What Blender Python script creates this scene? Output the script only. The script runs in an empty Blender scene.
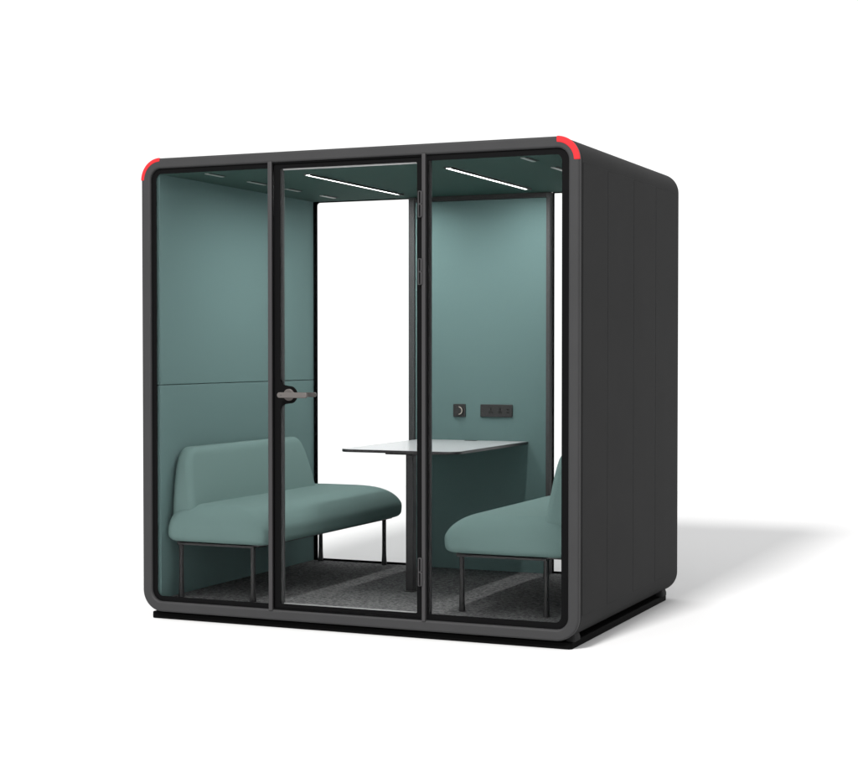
import bpy, bmesh, math, random
from math import sin, cos, pi, radians, sqrt
random.seed(3)
S = bpy.context.scene
C = S.collection

# ------------------------------------------------------------ camera
cd = bpy.data.cameras.new('camera'); cam = bpy.data.objects.new('camera', cd); C.objects.link(cam)
cam.location = (4.4521, -6.7162, 1.3060)
cam.rotation_euler = (pi/2 - 0.0246, 0, 0.4108)
cd.sensor_fit = 'HORIZONTAL'; cd.sensor_width = 36.0
cd.lens = 36.0*1627.22/858.0
cd.clip_start = 0.05; cd.clip_end = 3000
S.camera = cam

# ------------------------------------------------------------ studio light
w = bpy.data.worlds.new('World'); S.world = w; w.use_nodes = True
bg = w.node_tree.nodes['Background']; bg.inputs[0].default_value = (1, 1, 1, 1); bg.inputs[1].default_value = 1.13
# one strong studio lamp in front, above head height, so that shadows spread as they go back
from mathutils import Vector
sd = bpy.data.lights.new('key_light', 'POINT'); key = bpy.data.objects.new('key_light', sd); C.objects.link(key)
key.location = (1.60, -8.0, 7.75)
sd.energy = 1.0; sd.shadow_soft_size = .8; sd.color = (1, .99, .98)
sd.use_nodes = True; lt = sd.node_tree
em = next(n for n in lt.nodes if n.type == 'EMISSION')
fo = lt.nodes.new('ShaderNodeLightFalloff'); fo.inputs['Strength'].default_value = 58.0
lt.links.new(fo.outputs['Constant'], em.inputs['Strength'])
sd.cycles.use_multiple_importance_sampling = False
S.view_settings.view_transform = 'Standard'; S.view_settings.look = 'None'
S.view_settings.exposure = 0; S.view_settings.gamma = 1
S.cycles.caustics_refractive = True; S.cycles.caustics_reflective = True
S.cycles.max_bounces = 14; S.cycles.diffuse_bounces = 6; S.cycles.transmission_bounces = 12
S.cycles.transparent_max_bounces = 16

# ------------------------------------------------------------ materials
def mat(name, col, rough=.5, metal=0, spec=.5, noise=None, bump=None, emit=None, coat=0):
    m = bpy.data.materials.new(name); m.use_nodes = True
    nt = m.node_tree; b = nt.nodes['Principled BSDF']
    b.inputs['Base Color'].default_value = (*col, 1); b.inputs['Roughness'].default_value = rough
    b.inputs['Metallic'].default_value = metal; b.inputs['Specular IOR Level'].default_value = spec
    tc = nt.nodes.new('ShaderNodeTexCoord')
    if noise:
        sc, amt, det = noise
        n = nt.nodes.new('ShaderNodeTexNoise'); n.inputs['Scale'].default_value = sc; n.inputs['Detail'].default_value = det
        nt.links.new(tc.outputs['Object'], n.inputs['Vector'])
        r = nt.nodes.new('ShaderNodeMapRange'); r.inputs['From Min'].default_value = .3; r.inputs['From Max'].default_value = .7
        r.inputs['To Min'].default_value = 1-amt; r.inputs['To Max'].default_value = 1+amt
        nt.links.new(n.outputs['Fac'], r.inputs['Value'])
        v = nt.nodes.new('ShaderNodeVectorMath'); v.operation = 'SCALE'; v.inputs[0].default_value = col
        nt.links.new(r.outputs[0], v.inputs['Scale']); nt.links.new(v.outputs[0], b.inputs['Base Color'])
    if bump:
        sc, st, dist = bump
        n = nt.nodes.new('ShaderNodeTexNoise'); n.inputs['Scale'].default_value = sc; n.inputs['Detail'].default_value = 3
        nt.links.new(tc.outputs['Object'], n.inputs['Vector'])
        bp = nt.nodes.new('ShaderNodeBump'); bp.inputs['Strength'].default_value = st; bp.inputs['Distance'].default_value = dist
        nt.links.new(n.outputs['Fac'], bp.inputs['Height']); nt.links.new(bp.outputs[0], b.inputs['Normal'])
    if emit:
        b.inputs['Emission Color'].default_value = (*emit[0], 1); b.inputs['Emission Strength'].default_value = emit[1]
    return m

M = {}
M['metal'] = mat('charcoal_powder_coat', (.030, .030, .0308), .55, 0, .12, (6, .04, 2), (900, .12, .0004))
M['panel'] = mat('charcoal_side_panel', (.019, .019, .0192), .65, 0, .04, (3, .05, 2), (700, .12, .0004))  # rim's charcoal made darker: shade of the sides put into the colour
M['rail'] = mat('dark_grey_rail', (.032, .031, .032), .45, 0, .2)
M['stile']   = mat('grey_inner_rail', (.060, .060, .061), .5, 0, .15)
M['black'] = mat('black_frame', (.0022, .0022, .0024), .5, 0, .05)
M['base'] = mat('black_base', (.0025, .0025, .0025), .7, 0, .03)
M['red'] = mat('red_plastic', (.50, .022, .026), .5, 0, .08)
M['felt'] = mat('green_felt', (.112, .178, .174), .95, 0, .1, (260, .05, 3), (420, .25, .0008))
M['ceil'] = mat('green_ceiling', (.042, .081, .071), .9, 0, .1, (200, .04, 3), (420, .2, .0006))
M['fabric'] = mat('green_upholstery', (.140, .214, .204), .9, 0, .12, (500, .06, 3), (700, .3, .0008))
M['leg']     = mat('black_steel', (.018, .017, .018), .4, 0, .4)
M['steel'] = mat('satin_steel', (.085, .077, .073), .42, .2, .35, None, (300, .05, .0003))
M['top']     = mat('pale_laminate', (.44, .45, .46), .28, 0, .5)
M['plate']   = mat('dark_plate', (.022, .021, .021), .45, 0, .4)
M['dark']    = mat('socket_hole', (.004, .004, .004), .6, 0, .2)
M['mark']    = mat('pale_ring', (.42, .38, .33), .4, 0, .4)
M['vent'] = mat('slot_metal', (.30, .32, .31), .4, .2, .4)
M['led']     = mat('led_diffuser', (.9, .9, .9), .5, 0, .2, None, None, ((1, 1, .99), 140))
M['ground'] = mat('studio_floor', (.60, .60, .602), .95, 0, 0, (.8, .004, 2))
M['alu']     = mat('bright_rail', (.5, .5, .5), .4, .3, .5)  # lit edge of the door's grey rails, put into a pale colour

def carpet():
    m = bpy.data.materials.new('charcoal_carpet'); m.use_nodes = True; nt = m.node_tree; b = nt.nodes['Principled BSDF']
    b.inputs['Roughness'].default_value = 1; b.inputs['Specular IOR Level'].default_value = .05
    tc = nt.nodes.new('ShaderNodeTexCoord')
    n = nt.nodes.new('ShaderNodeTexNoise'); n.inputs['Scale'].default_value = 190; n.inputs['Detail'].default_value = 4; n.inputs['Roughness'].default_value = .75
    n2 = nt.nodes.new('ShaderNodeTexNoise'); n2.inputs['Scale'].default_value = 75; n2.inputs['Detail'].default_value = 3
    nt.links.new(tc.outputs['Object'], n.inputs['Vector']); nt.links.new(tc.outputs['Object'], n2.inputs['Vector'])
    a = nt.nodes.new('ShaderNodeMath'); a.operation = 'ADD'
    nt.links.new(n.outputs['Fac'], a.inputs[0]); nt.links.new(n2.outputs['Fac'], a.inputs[1])
    r = nt.nodes.new('ShaderNodeValToRGB'); e = r.color_ramp.elements
    e[0].position = .38; e[0].color = (.036, .036, .037, 1); e[1].position = .63; e[1].color = (.235, .235, .236, 1)
    h = nt.nodes.new('ShaderNodeMath'); h.operation = 'MULTIPLY'; h.inputs[1].default_value = .5
    nt.links.new(a.outputs[0], h.inputs[0]); nt.links.new(h.outputs[0], r.inputs[0]); nt.links.new(r.outputs[0], b.inputs['Base Color'])
    bp = nt.nodes.new('ShaderNodeBump'); bp.inputs['Strength'].default_value = .6; bp.inputs['Distance'].default_value = .003
    nt.links.new(n.outputs['Fac'], bp.inputs['Height']); nt.links.new(bp.outputs[0], b.inputs['Normal'])
    return m
M['carpet'] = carpet()

def glass():
    m = bpy.data.materials.new('clear_glass'); m.use_nodes = True; nt = m.node_tree
    nt.nodes.remove(nt.nodes['Principled BSDF']); out = nt.nodes['Material Output']
    r = nt.nodes.new('ShaderNodeBsdfRefraction'); r.inputs['IOR'].default_value = 1.0001; r.inputs['Roughness'].default_value = 0
    r.inputs['Color'].default_value = (.994, .997, .996, 1)
    g = nt.nodes.new('ShaderNodeBsdfGlossy'); g.inputs['Roughness'].default_value = .01; g.inputs['Color'].default_value = (1, 1, 1, 1)
    lw = nt.nodes.new('ShaderNodeLayerWeight'); lw.inputs['Blend'].default_value = .12
    k = nt.nodes.new('ShaderNodeMath'); k.operation = 'MULTIPLY'; k.inputs[1].default_value = .12
    nt.links.new(lw.outputs['Fresnel'], k.inputs[0])
    mx = nt.nodes.new('ShaderNodeMixShader'); nt.links.new(k.outputs[0], mx.inputs[0])
    nt.links.new(r.outputs[0], mx.inputs[1]); nt.links.new(g.outputs[0], mx.inputs[2]); nt.links.new(mx.outputs[0], out.inputs[0])
    return m
M['glass'] = glass()

# ------------------------------------------------------------ helpers
def link(name, bm, m, parent=None, bevel=0, smooth=False, seg=2):
    bmesh.ops.recalc_face_normals(bm, faces=bm.faces)
    me = bpy.data.meshes.new(name); bm.to_mesh(me); bm.free()
    me.materials.append(m if not isinstance(m, str) else M[m])
    o = bpy.data.objects.new(name, me); C.objects.link(o)
    if parent: o.parent = parent; o.matrix_parent_inverse.identity()
    if parent:
        # meshes are written in world coordinates; take the parents' location off
        off = Vector((0, 0, 0)); p = parent
        while p: off += p.location; p = p.parent
        me.transform(__import__('mathutils').Matrix.Translation(-off))
    if bevel:
        b = o.modifiers.new('bevel', 'BEVEL'); b.width = bevel; b.segments = seg; b.limit_method = 'ANGLE'; b.angle_limit = radians(35)
        b.harden_normals = False
    if smooth or bevel:
        for p in me.polygons: p.use_smooth = True
        if not smooth:
            try:
                me.set_sharp_from_angle(angle=radians(40))
            except Exception: pass
    return o

def thing(name, label, cat, loc=(0, 0, 0), group=None):
    o = bpy.data.objects.new(name, None); C.objects.link(o); o.location = loc; o.empty_display_size = .1
    o['label'] = label; o['category'] = cat
    if group: o['group'] = group
    return o

def box(bm, x0, x1, y0, y1, z0, z1):
    v = [bm.verts.new(p) for p in ((x0,y0,z0),(x1,y0,z0),(x1,y1,z0),(x0,y1,z0),(x0,y0,z1),(x1,y0,z1),(x1,y1,z1),(x0,y1,z1))]
    for f in ((0,3,2,1),(4,5,6,7),(0,1,5,4),(1,2,6,5),(2,3,7,6),(3,0,4,7)): bm.faces.new([v[i] for i in f])
    return bm
def B(*a): return box(bmesh.new(), *a)

def rrect(x0, x1, z0, z1, r, n=12):
    """rounded rectangle, r = (bl, br, tr, tl) or one number; counter-clockwise"""
    if not isinstance(r, (tuple, list)): r = (r,)*4
    cs = [(x0, z0, r[0], pi, 1, 1), (x1, z0, r[1], 1.5*pi, -1, 1), (x1, z1, r[2], 0, -1, -1), (x0, z1, r[3], .5*pi, 1, -1)]
    out = []
    for x, z, q, a0, sx, sz in cs:
        q = max(q, 1e-4)
        for i in range(n+1):
            a = a0 + i/n*pi/2
            out.append((x + sx*q + q*cos(a), z + sz*q + q*sin(a)))
    return out

def ring(outer, inner, y0, y1):
    bm = bmesh.new(); n = len(outer)
    L = [[bm.verts.new((p[0], y, p[1])) for p in loop] for loop, y in ((outer, y0), (inner, y0), (inner, y1), (outer, y1))]
    for k in range(4):
        a, b = L[k], L[(k+1) % 4]
        for i in range(n):
            j = (i+1) % n; bm.faces.new((a[i], a[j], b[j], b[i]))
    return bm

def prism(loop, y0, y1, bm=None, axis='y'):
    bm = bm or bmesh.new(); n = len(loop)
    f = (lambda p, t: (p[0], t, p[1])) if axis == 'y' else ((lambda p, t: (p[0], p[1], t)) if axis == 'z' else (lambda p, t: (t, p[0], p[1])))
    a = [bm.verts.new(f(p, y0)) for p in loop]; b = [bm.verts.new(f(p, y1)) for p in loop]
    bm.faces.new(a); bm.faces.new(b[::-1])
    for i in range(n):
        j = (i+1) % n; bm.faces.new((a[i], b[i], b[j], a[j]))
    return bm

def stack(layers, n=10):
    """layers: (x0,x1,y0,y1,z,r) plan-view rounded rectangles"""
    bm = bmesh.new(); L = []
    for x0, x1, y0, y1, z, r in layers:
        r = min(r, (x1-x0)/2*.98, (y1-y0)/2*.98)
        L.append([bm.verts.new((p[0], p[1], z)) for p in rrect(x0, x1, y0, y1, r, n)])
    m = len(L[0])
    for a, b in zip(L, L[1:]):
        for i in range(m):
            j = (i+1) % m; bm.faces.new((a[i], a[j], b[j], b[i]))
    bm.faces.new(L[0][::-1]); bm.faces.new(L[-1])
    return bm

def lathe(prof, cx, cy, n=20, bm=None):
    """prof (r, z) upward about a vertical axis"""
    bm = bm or bmesh.new(); L = [[bm.verts.new((cx+r*cos(2*pi*i/n), cy+r*sin(2*pi*i/n), z)) for i in range(n)] for r, z in prof]
    for a, b in zip(L, L[1:]):
        for i in range(n):
            j = (i+1) % n; bm.faces.new((a[i], a[j], b[j], b[i]))
    bm.faces.new(L[0][::-1]); bm.faces.new(L[-1]); return bm

def disc_y(cx, cz, r, y0, y1, n=32, bm=None):
    return prism([(cx+r*cos(2*pi*i/n), cz+r*sin(2*pi*i/n)) for i in range(n)], y0, y1, bm)

# ------------------------------------------------------------ setting
bm = bmesh.new(); q = 8.5
v = [bm.verts.new((1+q*cos(2*pi*i/96), -.3+q*sin(2*pi*i/96), 0)) for i in range(96)]; bm.faces.new(v)
g = link('ground', bm, 'ground'); g['kind'] = 'structure'

# ------------------------------------------------------------ booth
W, D, Z0, Z1 = 2.235, 1.664, .040, 2.240
RO = .105; T = .050
booth = thing('meeting_booth', 'large charcoal meeting booth with red top corners, glass front and green felt interior', 'booth', (W/2, D/2, 0))
outer = rrect(0, W, Z0, Z1, RO, 16); inner = rrect(T, W-T, Z0+T, Z1-T, RO-T, 16)
link('front_rim', ring(outer, inner, 0, .034), 'metal', booth, .009, seg=3)
so = rrect(.001, W-.001, Z0+.001, Z1-.001, RO, 16); si = rrect(T, W-T, Z0+T, Z1-T, RO-T, 16)
link('outer_shell', ring(so, si, .0342, D), 'panel', booth, .008, seg=3)

# red corner accents
for right in (0, 1):
    loopo, loopi = [], []
    cx = W-RO if right else RO; cz = Z1-RO
    a0 = 0 if right else pi/2
    rw = .026 if right else .017
    for i in range(17):
        a = a0 + i/16*pi/2
        loopo.append((cx+(RO+.0012)*cos(a), cz+(RO+.0018)*sin(a))); loopi.append((cx+(RO-rw)*cos(a), cz+(RO-rw)*sin(a)))
    o = link('corner_accent', prism(loopo+loopi[::-1], -.0022, .012), 'red', booth, .004, seg=3)

# side cladding panels, both sides
ys = [.050, .412, .828, 1.216, 1.634]
for side in (0, 1):
    for a, b in zip(ys, ys[1:]):
        x0, x1 = (W-.004, W+.0008) if side else (-.0008, .004)
        link('side_panel', B(x0, x1, a+.0011, b-.0011, .150, 2.126), 'panel', booth, .0012, seg=1)

# base
link('base_plate', prism(rrect(.026, 2.192, .035, 1.605, .020, 5), 0, .032, axis='z'), 'base', booth, .004)
for fx, s in ((.058, -1), (W-.058, 1)):
    for fy in (.10, 1.535):
        bm = stack([(fx-.022, fx+.022, fy-.045, fy+.045, .030, .012), (fx-.022, fx+.022, fy-.045, fy+.045, .046, .012),
                    (fx-.014, fx+.014, fy-.036, fy+.036, .074, .010)], 4)
        link('foot_pad', bm, 'panel', booth, .002)

# interior lining
XL, XR, ZF, ZC = .086, 2.149, .100, 2.166
YB = 1.640
for side in (0, 1):
    x0, x1 = (T+.001, XL) if not side else (XR, W-T-.001)
    link('wall_panel', B(x0, x1, .030, YB, ZF-.006, 1.1405), 'felt', booth, .0025)
    link('wall_panel', B(x0, x1, .030, YB, 1.1435, ZC+.004), 'felt', booth, .0025)
link('carpet', B(XL+.001, XR-.001, .030, YB-.001, .0915, ZF), 'carpet', booth)
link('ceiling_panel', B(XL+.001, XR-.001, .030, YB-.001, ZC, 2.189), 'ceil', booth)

# ceiling lights
for x in (.750, 1.490):
    l = link('ceiling_light', B(x-.0160, x+.0160, .305, 1.385, ZC-.004, ZC-.001), 'led', booth)
    bm = B(x+.0160, x+.0225, .300, 1.390, ZC-.010, ZC-.0005); box(bm, x-.0200, x-.0160, .300, 1.390, ZC-.005, ZC-.0005)
    box(bm, x-.0159, x+.0159, .298, .3045, ZC-.006, ZC-.0005); box(bm, x-.0159, x+.0159, 1.3855, 1.392, ZC-.006, ZC-.0005)
    link('light_frame', bm, 'plate', l)
# ceiling vents: four slots on each side
for x in (.325, 1.950):
    for y0, y1 in ((.08, .24), (.485, .665), (.885, 1.035), (1.285, 1.455)):
        f = link('ceiling_vent', prism(rrect(x-.019, x+.002, y0, y1, .007, 6), ZC-.004, ZC-.0005, axis='z'), 'vent', booth, .001)
        link('vent_slot', B(x+.0025, x+.018, y0+.01, y1-.01, ZC-.0025, ZC-.0005), 'dark', f)

# ---- front
YF = .014
def bay(x0, x1, r, inset, y0=YF, y1=YF+.003, name='front_window', z0=Z0+T+.001, z1=Z1-T-.001, ri=.03):
    gl = link(name, prism(rrect(x0+.001, x1-.001, z0, z1, r, 8), y1+.0005, y1+.0085), 'glass', booth)
    l, rr, t, b = inset
    link('window_border', ring(rrect(x0, x1, z0, z1, r, 8), rrect(x0+l, x1-rr, z0+b, z1-t, [min(ri, q*.6) if q > .01 else .003 for q in r], 8), y0, y1), 'black', gl)
    return gl
bay(T+.001, .7012, (RO-T, .001, .001, RO-T), (.025, .003, .024, .024))
bay(1.5100, W-T-.001, (.001, RO-T, RO-T, .001), (.006, .033, .026, .028))
link('inner_stile', B(1.4990, 1.5240, .0270, .0420, .1000, 2.1800), 'rail', booth, .002)
for x0, x1 in ((.7015, .7230), (1.4912, 1.5096)):
    link('mullion', B(x0, x1, -.004, .060, Z0+T-.006, Z1-T+.006), 'rail', booth, .003)
# return behind the borders so that the frame has depth
for x0, x1, dx in ((XL-.030, XL+.0, 0), (XR, XR+.030, 0)):
    pass
link('door_frame', ring(rrect(.7235, 1.4908, .0925, 2.1875, .002, 2), rrect(.7270, 1.4870, .0965, 2.1835, .002, 2), .004, .055), 'black', booth)

# ---- door
door = bpy.data.objects.new('door', None); C.objects.link(door); door.parent = booth; door.location = (.7280-W/2, -D/2, 0); door.empty_display_size = .1
dx0, dx1, dz0, dz1 = .7280, 1.4860, .0975, 2.1825
HX, HZ = .808, 1.103
il = .7586; rr_ = .052
inn = rrect(il, 1.4620, .1180, 2.1600, .008, 10)
# outline of the border's inner edge with the rounded swelling round the handle
def bump_loop():
    n = 0; out = []
    for p in inn: out.append(p)
    # left side runs from the top-left corner (end of list) down to bottom-left (start): insert swelling
    pts = []
    N = 56
    for i in range(N+1):
        z = HZ+.084 - .168*i/N; d = abs(z-HZ)
        if d <= .042: x = HX + sqrt(max(.042**2-d*d, 0))
        else: x = il + .042 - sqrt(max(.042**2-(.084-d)**2, 0))
        pts.append((x, z))
    return out + pts
inner_d = bump_loop()
# outer edge with matched count: project each inner point outward
outer_d = []
for i, (x, z) in enumerate(inner_d):
    if i >= len(inn): outer_d.append((dx0, z)); continue
    k = i//11
    outer_d.append([(dx0, dz0), (dx1, dz0), (dx1, dz1), (dx0, dz1)][k])
bm = bmesh.new()
nI = len(inner_d)
lay = []
for y in (.012, .015):
    lay.append(([bm.verts.new((p[0], y, p[1])) for p in outer_d], [bm.verts.new((p[0], y, p[1])) for p in inner_d]))
for i in range(nI):
    j = (i+1) % nI
    for (o_, i_) in lay:
        try: bm.faces.new((o_[i], o_[j], i_[j], i_[i]))
        except Exception: pass
    bm.faces.new((lay[0][1][i], lay[0][1][j], lay[1][1][j], lay[1][1][i]))
    bm.faces.new((lay[0][0][i], lay[0][0][j], lay[1][0][j], lay[1][0][i]))
bmesh.ops.remove_doubles(bm, verts=bm.verts, dist=1e-5)
bmesh.ops.dissolve_degenerate(bm, dist=1e-6, edges=bm.edges)
link('door_border', bm, 'black', door)
link('glass_pane', B(dx0+.001, dx1-.001, .0155, .0235, dz0+.001, dz1-.001), 'glass', door)
link('stile', B(.7400, .7680, .0245, .0420, .1000, 2.1800), 'stile', door, .002)
bm = B(.7690, 1.4600, .0245, .0330, 2.1545, 2.1680); link('top_rail', bm, 'alu', door, .001)
bm = B(.7690, 1.4600, .0245, .0330, .1080, .1205); link('bottom_rail', bm, 'alu', door, .001)
for z0, z1 in ((1.9085, 2.0280), (1.6050, 1.7245), (.2440, .3735)):
    bm = prism(rrect(1.4750, 1.4905, z0, z1, .004, 3), -.010, .0115)
    box(bm, 1.4795, 1.4960, -.010, -.0045, z0+.002, z0+(z1-z0)*.5-.0012); box(bm, 1.4795, 1.4960, -.010, -.0045, z0+(z1-z0)*.5+.0012, z1-.002)
    link('hinge', bm, 'rail', door, .002)
# handle: rose, front lever and the inner lever behind the glass
bm = disc_y(HX, HZ, .028, .0015, .0118)
bm2 = rrect(HX-.036, HX+.122, HZ-.0135, HZ+.0125, .0125, 8)
prism(bm2, -.046, -.030, bm)
disc_y(HX, HZ, .011, -.031, .0016, 20, bm)
link('handle', bm, 'steel', door, .003)
bm = disc_y(HX, HZ, .026, .0240, .0330); disc_y(HX, HZ, .010, .0329, .0750, 20, bm)
prism(rrect(HX-.014, HX+.108, HZ-.0115, HZ+.0105, .0105, 8), .0700, .0850, bm)
link('inner_handle', bm, 'steel', door, .003)
bm = disc_y(HX-.014, HZ-.001, .0028, -.0464, -.0458, 16); link('handle_screw', bm, 'plate', door)

# ---- back
bx = [(XL, .7040), (1.5420, XR)]
for i, (a, b) in enumerate(bx):
    gl = link('back_window', B(a-.03 if i == 0 else a, b if i == 0 else b+.03, 1.6440, 1.6510, ZF-.008, 2.185), 'glass', booth)
    l, r = (.024, .003) if i == 0 else (.010, .024)
    link('window_border', ring(rrect(a-.03 if i == 0 else a, b if i == 0 else b+.03, ZF-.008, 2.185, .001, 6),
         rrect(a+l, b-r, ZF+.012, 2.160, (.002, .002, .002, .018) if i == 0 else (.002, .002, .018, .002), 6), 1.6405, 1.6435), 'black', gl)
for x0, x1 in ((.7040, .7385), (1.5180, 1.5410)):
    link('mullion', B(x0, x1, 1.600, 1.6600, ZF-.006, ZC-.001), 'stile', booth, .003)
link('back_panel', B(.7387, 1.5178, 1.6180, 1.6390, ZF-.002, 2.1380), 'felt', booth, .003)
link('header_rail', B(.7387, 1.5178, 1.6080, 1.6395, 2.1390, ZC-.001), 'plate', booth, .001)
link('rear_panel', B(.7387, 1.5178, 1.6400, 1.6580, ZF-.005, 2.180), 'panel', booth, .002)
# dial switch and socket plate on the green panel
d = link('dial_switch', prism(rrect(.9720, 1.0440, .9440, 1.0150, .004, 3), 1.6085, 1.6178), 'plate', booth, .0015)
link('dial_knob', disc_y(1.0080, .9795, .026, 1.6000, 1.6083, 32), 'plate', d, .001)
lo = [(1.0080+.023*cos(a), .9795+.023*sin(a)) for a in [radians(-85+i*170/16) for i in range(17)]]
li = [(1.0080+.0185*cos(a), .9795+.0185*sin(a)) for a in [radians(-85+i*170/16) for i in range(17)]]
link('dial_ring', prism(lo+li[::-1], 1.5986, 1.5998), 'mark', d)
s = link('power_socket', prism(rrect(1.1340, 1.3220, .9460, 1.0150, .004, 3), 1.6085, 1.6178), 'plate', booth, .0015)
for cx in (1.197, 1.252):
    for a, b, c, d_ in ((-.0022, .0022, .984, .996), (-.0110, -.0070, .966, .977), (.0070, .0110, .966, .977), (-.0022, .0022, .968, .980)):
        link('socket_slot', B(cx+a, cx+b, 1.6074, 1.6083, c, d_), 'dark', s)
for cz in (.972, .988): link('usb_slot', B(1.290, 1.303, 1.6074, 1.6083, cz-.003, cz+.003), 'dark', s)

# ------------------------------------------------------------ benches
def bench(label, x_back, x_front, y0, y1, leg_front, leg_rear, ly, face, br, far=0, zt2=.832):
    """face = +1: the seat faces +x. x values are world; br = (rear, foot of the back cushion, top) measured from x_back"""
    root = thing('bench', label, 'bench', ((x_back+x_front)/2, (y0+y1)/2, ZF), 'two green benches facing each other')
    def X(d): return x_back + face*d
    L = abs(x_front-x_back)
    lay = []
    zb, zt = .377, .556
    def add(inf, inb, ine, z, r):
        a, b = X(inb), X(L-inf)
        lay.append((min(a, b), max(a, b), y0+ine, y1-ine, z, r))
    rb = .034
    for i in range(8):
        t = i/7*pi/2; k = 1-sin(t)
        add(.006+rb*k, rb*k, .004+rb*k, zb+rb*(1-cos(t)), .045)
    zs = .418
    for i in range(1, 19):
        t = i/18*pi/2
        add(.006*(1-min(1, i/3))+.165*(1-cos(t))**1.05, .03*(1-cos(t)), .004*(1-min(1, i/3))+.120*(1-cos(t)), zs+(zt-zs)*sin(t), .045+.08*(1-cos(t)))
    link('seat', stack(lay), 'fabric', root, smooth=True)
    # back cushion
    lay = []
    foot, top = br
    zb2 = .470
    n = 22
    for i in range(n+1):
        u = i/n
        z = zb2+(zt2-zb2)*sin(u*pi/2) if u > 0 else zb2
        v = (z-zb2)/(zt2-zb2)
        fr = foot + (top-foot)*v
        round_ = .022*(1-sqrt(max(0, 1-max(0, (v-.90)/.10)**2)))
        e0 = .05 + .06*v**2.2 + .05*(1-sqrt(max(0, 1-max(0, (v-.72)/.28)**2)))
        a, b = X(.004+round_), X(fr-round_)
        lay.append((min(a, b), max(a, b), y0+e0, y1-e0-far-.03*v, z, .035))
    link('backrest', stack(lay), 'fabric', root, smooth=True)
    # under frame
    a, b = sorted((leg_rear, leg_front)); a -= .012; b += .012
    bm = bmesh.new()
    box(bm, a, b, y0+.045, y0+.075, .360, .3765); box(bm, a, b, y1-.09, y1-.06, .360, .3765)
    box(bm, leg_front-.012, leg_front+.012, y0+.091, y1-.091, .360, .3765); box(bm, leg_rear-.012, leg_rear+.012, y0+.091, y1-.091, .360, .3765)
    link('seat_frame', bm, 'leg', root)
    link('seat_board', prism(rrect(*sorted((X(.03), X(L-.05))), y0+.045, y1-.045, .03, 5), .3700, .3780, axis='z'), 'leg', root)
    for lx in (leg_front, leg_rear):
        for yy in ly:
            link('leg', lathe([(.012, .360), (.0115, .250), (.0125, .160), (.0155, .108), (.0155, .1005)][::-1], lx, yy, 20), 'leg', root, smooth=False)
    return root
bench('green upholstered bench along the left wall, its long seat seen in full', .092, .672, .050, 1.628, .553, .150, (.112, 1.600), 1, (.150, .080), .155)
bench('green upholstered bench behind the right window, partly hidden by the front rim', 2.146, 1.512, .165, 1.500, 1.585, 2.000, (.250, 1.42), -1, (.158, .100), 0, .850)

# ------------------------------------------------------------ table
tb = thing('table', 'thin pale table with black edge and one square post, butting against the green back panel', 'table', (1.106, .74, ZF))
tx0, tx1, ty0, ty1, tz = .762, 1.412, .600, 1.6165, .815
t = link('tabletop', prism(rrect(tx0, tx1, ty0, ty1, (.07, .07, .002, .002), 8), tz-.014, tz, axis='z'), 'leg', tb, .004)
link('laminate', prism(rrect(tx0+.004, tx1-.004, ty0+.004, ty1-.002, (.066, .066, .002, .002), 8), tz-.002, tz+.0006, axis='z'), 'top', t)
link('cable_grommet', prism(rrect(1.055, 1.125, 1.560, 1.600, .012, 5), tz+.0007, tz+.0022, axis='z'), 'plate', t)
link('post', B(1.086, 1.127, .718, .760, ZF+.0005, .7880), 'leg', tb, .003)
link('bracket', B(.985, 1.225, .690, .790, .7885, .8005), 'leg', tb, .003)
link('foot_plate', B(1.079, 1.134, .710, .768, ZF+.0003, ZF+.005), 'leg', tb, .001)
